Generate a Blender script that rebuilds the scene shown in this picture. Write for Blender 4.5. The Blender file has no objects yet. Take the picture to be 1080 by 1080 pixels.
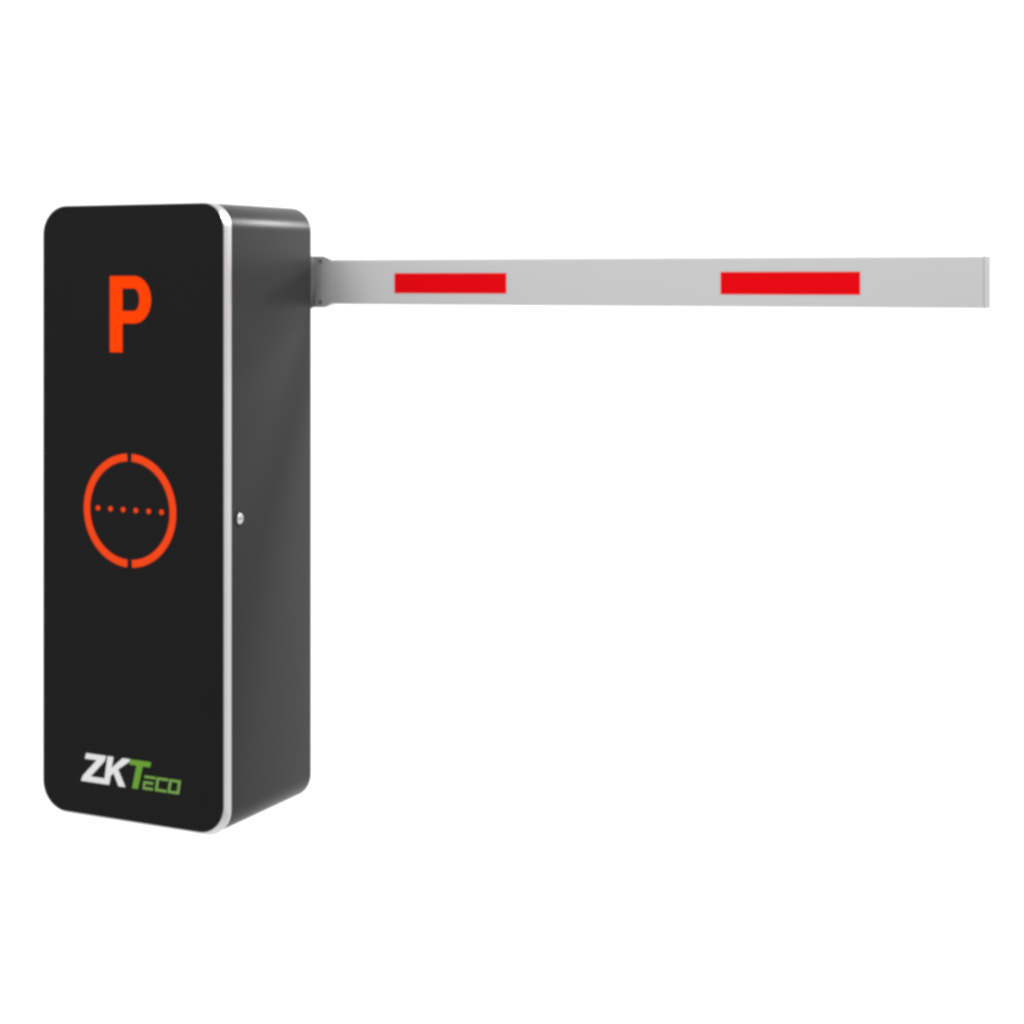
import bpy, bmesh, math
from mathutils import Vector

scene = bpy.context.scene
R = math.radians

# ------------------------------------------------------------------ camera
cam_d = bpy.data.cameras.new('camera')
cam = bpy.data.objects.new('camera', cam_d)
scene.collection.objects.link(cam)
cam.location = (1.65464, -2.38775, 0.87788)      # eye level just under the boom
cam.rotation_euler = (R(90), 0, R(25.8135))
cam_d.sensor_width = 36
cam_d.lens = 1930 / 1080 * 36
cam_d.shift_y = -(540 - 296) / 1080
cam_d.clip_start = 0.05
cam_d.clip_end = 3000
scene.camera = cam
scene.cycles.pixel_filter_type = 'BLACKMAN_HARRIS'
scene.cycles.filter_width = 3.3                    # the photograph is slightly soft

# ------------------------------------------------------------------ studio surroundings
world = bpy.data.worlds.new('World')
scene.world = world
world.use_nodes = True
nt = world.node_tree
nt.nodes.clear()
out = nt.nodes.new('ShaderNodeOutputWorld')
bg = nt.nodes.new('ShaderNodeBackground')
tc = nt.nodes.new('ShaderNodeTexCoord')
dot = nt.nodes.new('ShaderNodeVectorMath'); dot.operation = 'DOT_PRODUCT'
d = Vector((-0.30, 0.80, -0.50)).normalized()
dot.inputs[1].default_value = d                  # white sweep behind and below, dim studio above and behind the camera
mr = nt.nodes.new('ShaderNodeMapRange'); mr.interpolation_type = 'SMOOTHSTEP'
mr.inputs['From Min'].default_value = -0.60
mr.inputs['From Max'].default_value = 0.50
mr.inputs['To Min'].default_value = 0.42
mr.inputs['To Max'].default_value = 1.25
nt.links.new(tc.outputs['Generated'], dot.inputs[0])
nt.links.new(dot.outputs['Value'], mr.inputs['Value'])
nt.links.new(mr.outputs['Result'], bg.inputs['Strength'])
bg.inputs['Color'].default_value = (1, 1, 1, 1)
nt.links.new(bg.outputs[0], out.inputs[0])

def area_light(name, loc, target, size, power):
    ld = bpy.data.lights.new(name, 'AREA')
    ld.shape = 'DISK'; ld.size = size; ld.energy = power
    o = bpy.data.objects.new(name, ld)
    scene.collection.objects.link(o)
    o.location = loc
    o.rotation_euler = (Vector(target) - Vector(loc)).to_track_quat('-Z', 'Y').to_euler()
    return o

area_light('rim_lamp', (2.1, 1.30, 2.85), (0, 0.15, 0.80), 0.6, 125)    # behind, right and above: the boom shades the cabinet side below it
area_light('back_lamp', (1.1, 3.0, 1.9), (0, 0.1, 0.9), 0.5, 50)       # far behind: the highlight along the rounded top edge
area_light('key_lamp', (-0.9, -5.0, 3.0), (0.5, 0.2, 0.8), 2.4, 150)     # front left

vs = scene.view_settings
vs.view_transform = 'Standard'
vs.look = 'None'
vs.exposure = 0.0
vs.gamma = 1.0
vs.use_curve_mapping = False

# ------------------------------------------------------------------ materials
def srgb(r, g, b):
    f = lambda c: (c / 12.92 if c <= 0.04045 else ((c + 0.055) / 1.055) ** 2.4)
    return (f(r / 255), f(g / 255), f(b / 255), 1)

def paint(name, col, rough, spec=0.5, metallic=0.0, grain=0.0, grain_scale=900, mottle=0.06):
    m = bpy.data.materials.new(name); m.use_nodes = True
    n = m.node_tree.nodes; l = m.node_tree.links
    p = n['Principled BSDF']
    p.inputs['Metallic'].default_value = metallic
    p.inputs['Specular IOR Level'].default_value = spec
    t = n.new('ShaderNodeTexCoord')
    z = n.new('ShaderNodeTexNoise'); z.inputs['Scale'].default_value = 7; z.inputs['Detail'].default_value = 4
    l.new(t.outputs['Object'], z.inputs['Vector'])
    r1 = n.new('ShaderNodeMapRange')
    r1.inputs['To Min'].default_value = rough * (1 - mottle * 2); r1.inputs['To Max'].default_value = rough * (1 + mottle * 2)
    l.new(z.outputs['Fac'], r1.inputs['Value']); l.new(r1.outputs['Result'], p.inputs['Roughness'])
    mx = n.new('ShaderNodeMix'); mx.data_type = 'RGBA'
    mx.inputs['A'].default_value = [c * (1 - mottle) for c in col[:3]] + [1]
    mx.inputs['B'].default_value = [min(1, c * (1 + mottle)) for c in col[:3]] + [1]
    l.new(z.outputs['Fac'], mx.inputs['Factor']); l.new(mx.outputs['Result'], p.inputs['Base Color'])
    if grain:
        g = n.new('ShaderNodeTexNoise'); g.inputs['Scale'].default_value = grain_scale
        l.new(t.outputs['Object'], g.inputs['Vector'])
        b = n.new('ShaderNodeBump'); b.inputs['Strength'].default_value = grain; b.inputs['Distance'].default_value = 0.0004
        l.new(g.outputs['Fac'], b.inputs['Height']); l.new(b.outputs['Normal'], p.inputs['Normal'])
    return m

def lit(name, col, strength=1.0):
    m = bpy.data.materials.new(name); m.use_nodes = True
    n = m.node_tree.nodes; l = m.node_tree.links
    p = n['Principled BSDF']
    p.inputs['Base Color'].default_value = (0.01, 0.001, 0.0003, 1)
    p.inputs['Specular IOR Level'].default_value = 0.0
    p.inputs['Roughness'].default_value = 0.5
    t = n.new('ShaderNodeTexCoord'); z = n.new('ShaderNodeTexNoise'); z.inputs['Scale'].default_value = 60
    l.new(t.outputs['Object'], z.inputs['Vector'])
    r1 = n.new('ShaderNodeMapRange'); r1.inputs['To Min'].default_value = strength * 0.9; r1.inputs['To Max'].default_value = strength * 1.08
    l.new(z.outputs['Fac'], r1.inputs['Value']); l.new(r1.outputs['Result'], p.inputs['Emission Strength'])
    p.inputs['Emission Color'].default_value = col
    return m

M = dict(
    body=paint('grey_powder_coat', (0.022, 0.022, 0.0225, 1), 0.33, 0.09, grain=0.08, mottle=0.04),
    panel=paint('black_acrylic', (0.012, 0.012, 0.0122, 1), 0.38, 0.06, mottle=0.04),
    chrome=paint('satin_aluminium', (0.57, 0.57, 0.575, 1), 0.36, 0.5, metallic=1.0, mottle=0.02),
    alu=paint('grey_anodised_boom', (0.64, 0.64, 0.643, 1), 0.45, 0.3, grain=0.05, mottle=0.02),
    keyhole=paint('worn_steel', (0.24, 0.24, 0.24, 1), 0.5, 0.2),
    end_shade=paint('boom_grey_darkened', (0.36, 0.36, 0.363, 1), 0.55, 0.1, mottle=0.03),  # boom grey toned down, shade put into the colour of the end face
    hub=paint('dull_grey_hub', (0.08, 0.08, 0.081, 1), 0.6, 0.06, mottle=0.05),
    clamp=paint('cast_grey_clamp', (0.66, 0.66, 0.665, 1), 0.55, 0.2, grain=0.2, mottle=0.05),
    dark=paint('blackened_steel', (0.03, 0.03, 0.032, 1), 0.5, 0.06, mottle=0.05),
    red=paint('red_reflective_tape', (0.90, 0.004, 0.008, 1), 0.5, 0.0, grain=0.08, grain_scale=500, mottle=0.03),
    lamp=lit('lit_orange', srgb(255, 68, 6), 1.0),
    ring=lit('lit_red_orange', srgb(243, 72, 28), 1.0),
    wtext=paint('white_print', (0.86, 0.86, 0.86, 1), 0.5, 0.2, mottle=0.01),
    gtext=paint('green_print', (0.145, 0.37, 0.03, 1), 0.5, 0.2, mottle=0.03),
    gline=paint('pale_green_print', (0.185, 0.37, 0.07, 1), 0.5, 0.2, mottle=0.03),
)

# ------------------------------------------------------------------ helpers
def link(name, bm, mat, parent=None, sharp=35):
    bmesh.ops.recalc_face_normals(bm, faces=bm.faces)
    me = bpy.data.meshes.new(name); bm.to_mesh(me); bm.free()
    for p in me.polygons: p.use_smooth = True
    me.set_sharp_from_angle(angle=R(sharp))
    me.materials.append(mat)
    o = bpy.data.objects.new(name, me)
    scene.collection.objects.link(o)
    if parent: o.parent = parent
    return o

def rrect(x0, x1, z0, z1, r, n=18, rtop=None):
    q, pts = r, []
    t = rtop or r                                 # radius of the corner at x1, z1
    for cx, cz, a0, r in ((x1 - t, z1 - t, 0, t), (x0 + q, z1 - q, 90, q), (x0 + q, z0 + q, 180, q), (x1 - q, z0 + q, 270, q)):
        for k in range(n + 1):
            a = R(a0 + 90 * k / n)
            pts.append((cx + r * math.cos(a), cz + r * math.sin(a)))
    return pts

def loft(rings):
    """rings: lists of 3-D points of equal length, skinned and capped."""
    bm = bmesh.new()
    vr = [[bm.verts.new(p) for p in ring] for ring in rings]
    n = len(vr[0])
    for a, b in zip(vr, vr[1:]):
        for i in range(n):
            bm.faces.new((a[i], a[(i + 1) % n], b[(i + 1) % n], b[i]))
    bm.faces.new(vr[0]); bm.faces.new(list(reversed(vr[-1])))
    return bm

def slab_y(x0, x1, z0, z1, r, steps):
    """rounded rectangle running along y; steps = (y, inset)"""
    return loft([[(x, y, z) for x, z in rrect(x0 + i, x1 - i, z0 + i, z1 - i, max(r - i, 0.0005))] for y, i in steps])

def slab_x(y0, y1, z0, z1, r, steps, n=10):
    return loft([[(x, y, z) for y, z in rrect(y0 + i, y1 - i, z0 + i, z1 - i, max(r - i, 0.0003), n)] for x, i in steps])

def plate(polys, y_front, y_back, bm=None):
    """flat lettering: each polygon (x, z) gets a small thickness"""
    bm = bm or bmesh.new()
    for poly in polys:
        f = [bm.verts.new((x, y_front, z)) for x, z in poly]
        b = [bm.verts.new((x, y_back, z)) for x, z in poly]
        n = len(poly)
        bm.faces.new(f); bm.faces.new(list(reversed(b)))
        for i in range(n):
            bm.faces.new((f[i], b[i], b[(i + 1) % n], f[(i + 1) % n]))
    return bm

def strip(outer, inner, y_front, y_back, bm=None, closed=False):
    """band between two equally long outlines"""
    bm = bm or bmesh.new()
    n = len(outer)
    for i in range(n if closed else n - 1):
        j = (i + 1) % n
        q = [outer[i], outer[j], inner[j], inner[i]]
        f = [bm.verts.new((x, y_front, z)) for x, z in q]
        b = [bm.verts.new((x, y_back, z)) for x, z in q]
        bm.faces.new(f); bm.faces.new(list(reversed(b)))
        for k in range(4):
            bm.faces.new((f[k], b[k], b[(k + 1) % 4], f[(k + 1) % 4]))
    bmesh.ops.remove_doubles(bm, verts=bm.verts, dist=1e-6)
    return bm

def disc(axis, c, r, d0, d1, bevel=0.0, n=32):
    """short cylinder along 'x' or 'y' from d0 (inside) to d1 (outside), bevelled at d1"""
    def ring(rad, d):
        o = []
        for k in range(n):
            a = 2 * math.pi * k / n
            p, q = rad * math.cos(a), rad * math.sin(a)
            o.append((d, c[0] + p, c[1] + q) if axis == 'x' else (c[0] + p, d, c[1] + q))
        return o
    s = 1 if d1 > d0 else -1
    rings = [ring(r, d0), ring(r, d1 - s * bevel)]
    if bevel: rings.append(ring(r - bevel, d1))
    return loft(rings)

# ------------------------------------------------------------------ the parking barrier
W, DEP, H, RAD, Z0 = 0.3636, 0.255, 0.998, 0.044, -0.0035
FR = 0.0175                                       # depth of the bright frame behind the panel
root = bpy.data.objects.new('parking_barrier', None)
scene.collection.objects.link(root)
root.location = (0, 0, 0.0035)
root['label'] = 'black parking barrier cabinet with lit orange symbols and a pale grey boom with red stripes'
root['category'] = 'barrier'

# cabinet body, rounded prism running back from the frame
b = 0.003
RT = .0405                                        # radius of the top edge on the lock side
def outline(y, x0, x1, z0, z1, r):
    return [(x, y, z) for x, z in rrect(x0, x1, z0, z1, r, 18, min(r, RT))]
body = link('cabinet', loft([outline(y, -W + .0008 + i, -.0008 - i, Z0 + .0008 + i, H - .0008 - i, RAD - .0008 - i) for y, i in
            ((FR - .004, 0), (DEP - b, 0), (DEP - b * .6, b * .1), (DEP - b * .25, b * .35), (DEP, b))]), M['body'], root)
# bright metal frame flaring back from the panel edge to the cabinet
PX0, PX1, PZ0, PZ1, PR = -W + .0010, -.0036, Z0 + .0058, H - .0010, .0470
frame = link('frame', loft([outline(.0012, PX0 - .0002, PX1 + .0002, PZ0 - .0002, PZ1 + .0002, PR),
                            outline(.0105, -W, 0, Z0, H, RAD), outline(FR - .0008, -W, 0, Z0, H, RAD),
                            outline(FR, -W + .0006, -.0006, Z0 + .0006, H - .0006, RAD - .0006)]), M['chrome'], root, 25)
# black front panel
panel = link('front_panel', loft([outline(y, PX0 + i, PX1 - i, PZ0 + i, PZ1 - i, PR - i) for y, i in ((-.0004, .0010), (0.0003, .0003), (.0010, 0), (.004, 0))]), M['panel'], root)

YF, YB = -.0012, .0002                            # lettering stands 0.8 mm proud of the panel

# letter P
def arc(cx, cz, rx, rz, a0, a1, n=20):
    return [(cx + rx * math.cos(R(a0 + (a1 - a0) * k / n)), cz + rz * math.sin(R(a0 + (a1 - a0) * k / n))) for k in range(n + 1)]
px0, px1, pxr = -.2240, -.1992, -.1425
pt, pb, pm = .8818, .7585, .8055
sw = .0200                                        # stroke of the bowl
bh = (pt - pm) / 2; bzc = (pt + pm) / 2
bx = -.1760                                       # where the bowl starts to turn
outer = [(px1, pt), (bx, pt)] + arc(bx, bzc, pxr - bx, bh, 90, -90)[1:] + [(px1, pm)]
inner = [(px1, pt - sw), (bx, pt - sw)] + arc(bx, bzc, pxr - bx - .0225, bh - sw, 90, -90)[1:] + [(px1, pm + sw)]
bm = strip(outer, inner, YF, YB)
plate([[(px0, pb), (px1, pb), (px1, pt), (px0, pt)]], YF, YB, bm)
link('letter', bm, M['lamp'], panel)['label'] = 'large glowing orange letter P'

# ring of two half arcs and a row of six lamps
RC = (-.1850, .5037); RO = .0917; RI = .0795
for a0, a1 in ((93.2, 267.0), (-86.4, 87.0)):
    link('ring_arc', strip(arc(*RC, RO, RO, a0, a1, 48), arc(*RC, RI, RI, a0, a1, 48), YF, YB), M['ring'], panel)
for k in range(6):
    x = -.2482 + k * .02530
    link('light_dot', disc('y', (x, .5046), .0042, YB, YF, 0, 16), M['ring'], panel)

# maker's lettering at the foot of the panel
def letters(name, polys, mat):
    return link(name, plate(polys, YF, YB), mat, panel)
zt, zb = .1030, .0570
letters('letter', [[(-.2720, zt), (-.2315, zt), (-.2345, .0945), (-.2630, .0660), (-.2300, .0660), (-.2330, zb),
                    (-.2825, zb), (-.2790, .0655), (-.2505, .0940), (-.2745, .0940)]], M['wtext'])['label'] = 'white slanted letter Z'
letters('letter', [[(-.2285, zt), (-.2168, zt), (-.2205, .0850), (-.1985, zt), (-.1845, zt), (-.1850, .0990), (-.2075, .0840),
                    (-.1930, zb), (-.2065, zb), (-.2165, .0770), (-.2225, .0720), (-.2255, zb), (-.2330, zb + .0001), (-.2300, .0660), (-.2345, .0662)]], M['wtext'])['label'] = 'white slanted letter K'
letters('letter', [[(-.1840, zt), (-.1420, zt), (-.1440, .0945), (-.1585, .0945), (-.1680, zb), (-.1795, zb), (-.1705, .0945), (-.1845, .0945)]], M['gtext'])['label'] = 'green slanted letter T'
ls, lb, lt, st = .0050, .0580, .0806, .0041       # small slanted square letters
def sl(x, z):                                     # slant
    return (x + (z - lb) * .17, z)
def bars(x0, w, kind):
    P = [(x0, lt - st, x0 + w, lt), (x0, lb, x0 + w, lb + st)]
    if kind == 'e': P = [(x0 + .0005, lt - st, x0 + w, lt), (x0, lb, x0 + w - .002, lb + st), (x0, (lt + lb) / 2 - st / 2, x0 + w - .003, (lt + lb) / 2 + st / 2)]
    P.append((x0, lb + st, x0 + ls, lt - st) if kind != 'e' else (x0, lb + st, x0 + ls * .8, (lt + lb) / 2 - st / 2))
    if kind == 'o': P.append((x0 + w - ls, lb + st, x0 + w, lt - st))
    return [[sl(a, q), sl(cc, q), sl(cc, s), sl(a, s)] for a, q, cc, s in P]
for x0, kind in ((-.1590, 'e'), (-.1345, 'c'), (-.1100, 'o')):
    letters('letter', bars(x0, .0225, kind), M['gline'])['label'] = 'small green square letter ' + kind.upper()

# lock on the side of the cabinet
LT, LZ = .0405, .4965
lock = link('lock', disc('x', (LT + .0012, LZ), .0128, -.004, .0006, .0003), M['dark'], root)
link('lock_barrel', disc('x', (LT - .0006, LZ), .0085, -.003, .0018, .0008), M['chrome'], lock)
link('keyhole', slab_x(LT - .0006 - .0056, LT - .0006 + .0056, LZ - .0019, LZ + .0019, .0015, [(0, 0), (.0021, 0)]), M['keyhole'], lock)

# hub and clamp that carry the boom behind the cabinet
BY0, BY1, BZ0, BZ1 = .290, .332, .8345, .9102
link('hub', slab_y(-.250, -.0006, .827, .915, .010, [(DEP - .003, 0), (.266, 0), (.270, .004)]), M['hub'], root)
def clamp_ring(x, dz):
    return [(x, y, z) for y, z in rrect(.2892, .3000, BZ0 - .006 + dz, BZ1 + .006 - dz, .002, 8)]
cl = link('clamp', loft([clamp_ring(-.240, 0), clamp_ring(.0015, 0), clamp_ring(.0190, .0066)]), M['clamp'], root)
for z in (BZ0 + .003, BZ1 - .003):
    link('bolt', disc('y', (-.0045, z), .0034, .291, .2886, .0004, 16), M['keyhole'], cl)

# boom and its two red stripes
boom = link('boom', slab_x(BY0, BY1, BZ0, BZ1, .004, [(-.200, 0), (1.1164, 0)]), M['alu'], root)
link('darkened_end', slab_x(BY0, BY1, BZ0, BZ1, .004, [(1.1164, 0), (1.1171, 0), (1.1176, .0004)]), M['end_shade'], boom)  # added end piece, coloured darker so the lamps don't wash out the tip
for x0, x1, z0, z1 in ((.1404, .3492, .8532, .8869), (.7164, .9349, .8532, .8877)):
    link('red_stripe', slab_y(x0, x1, z0, z1, .0008, [(BY0 + .0005, 0), (BY0 - .0007, 0)]), M['red'], boom)
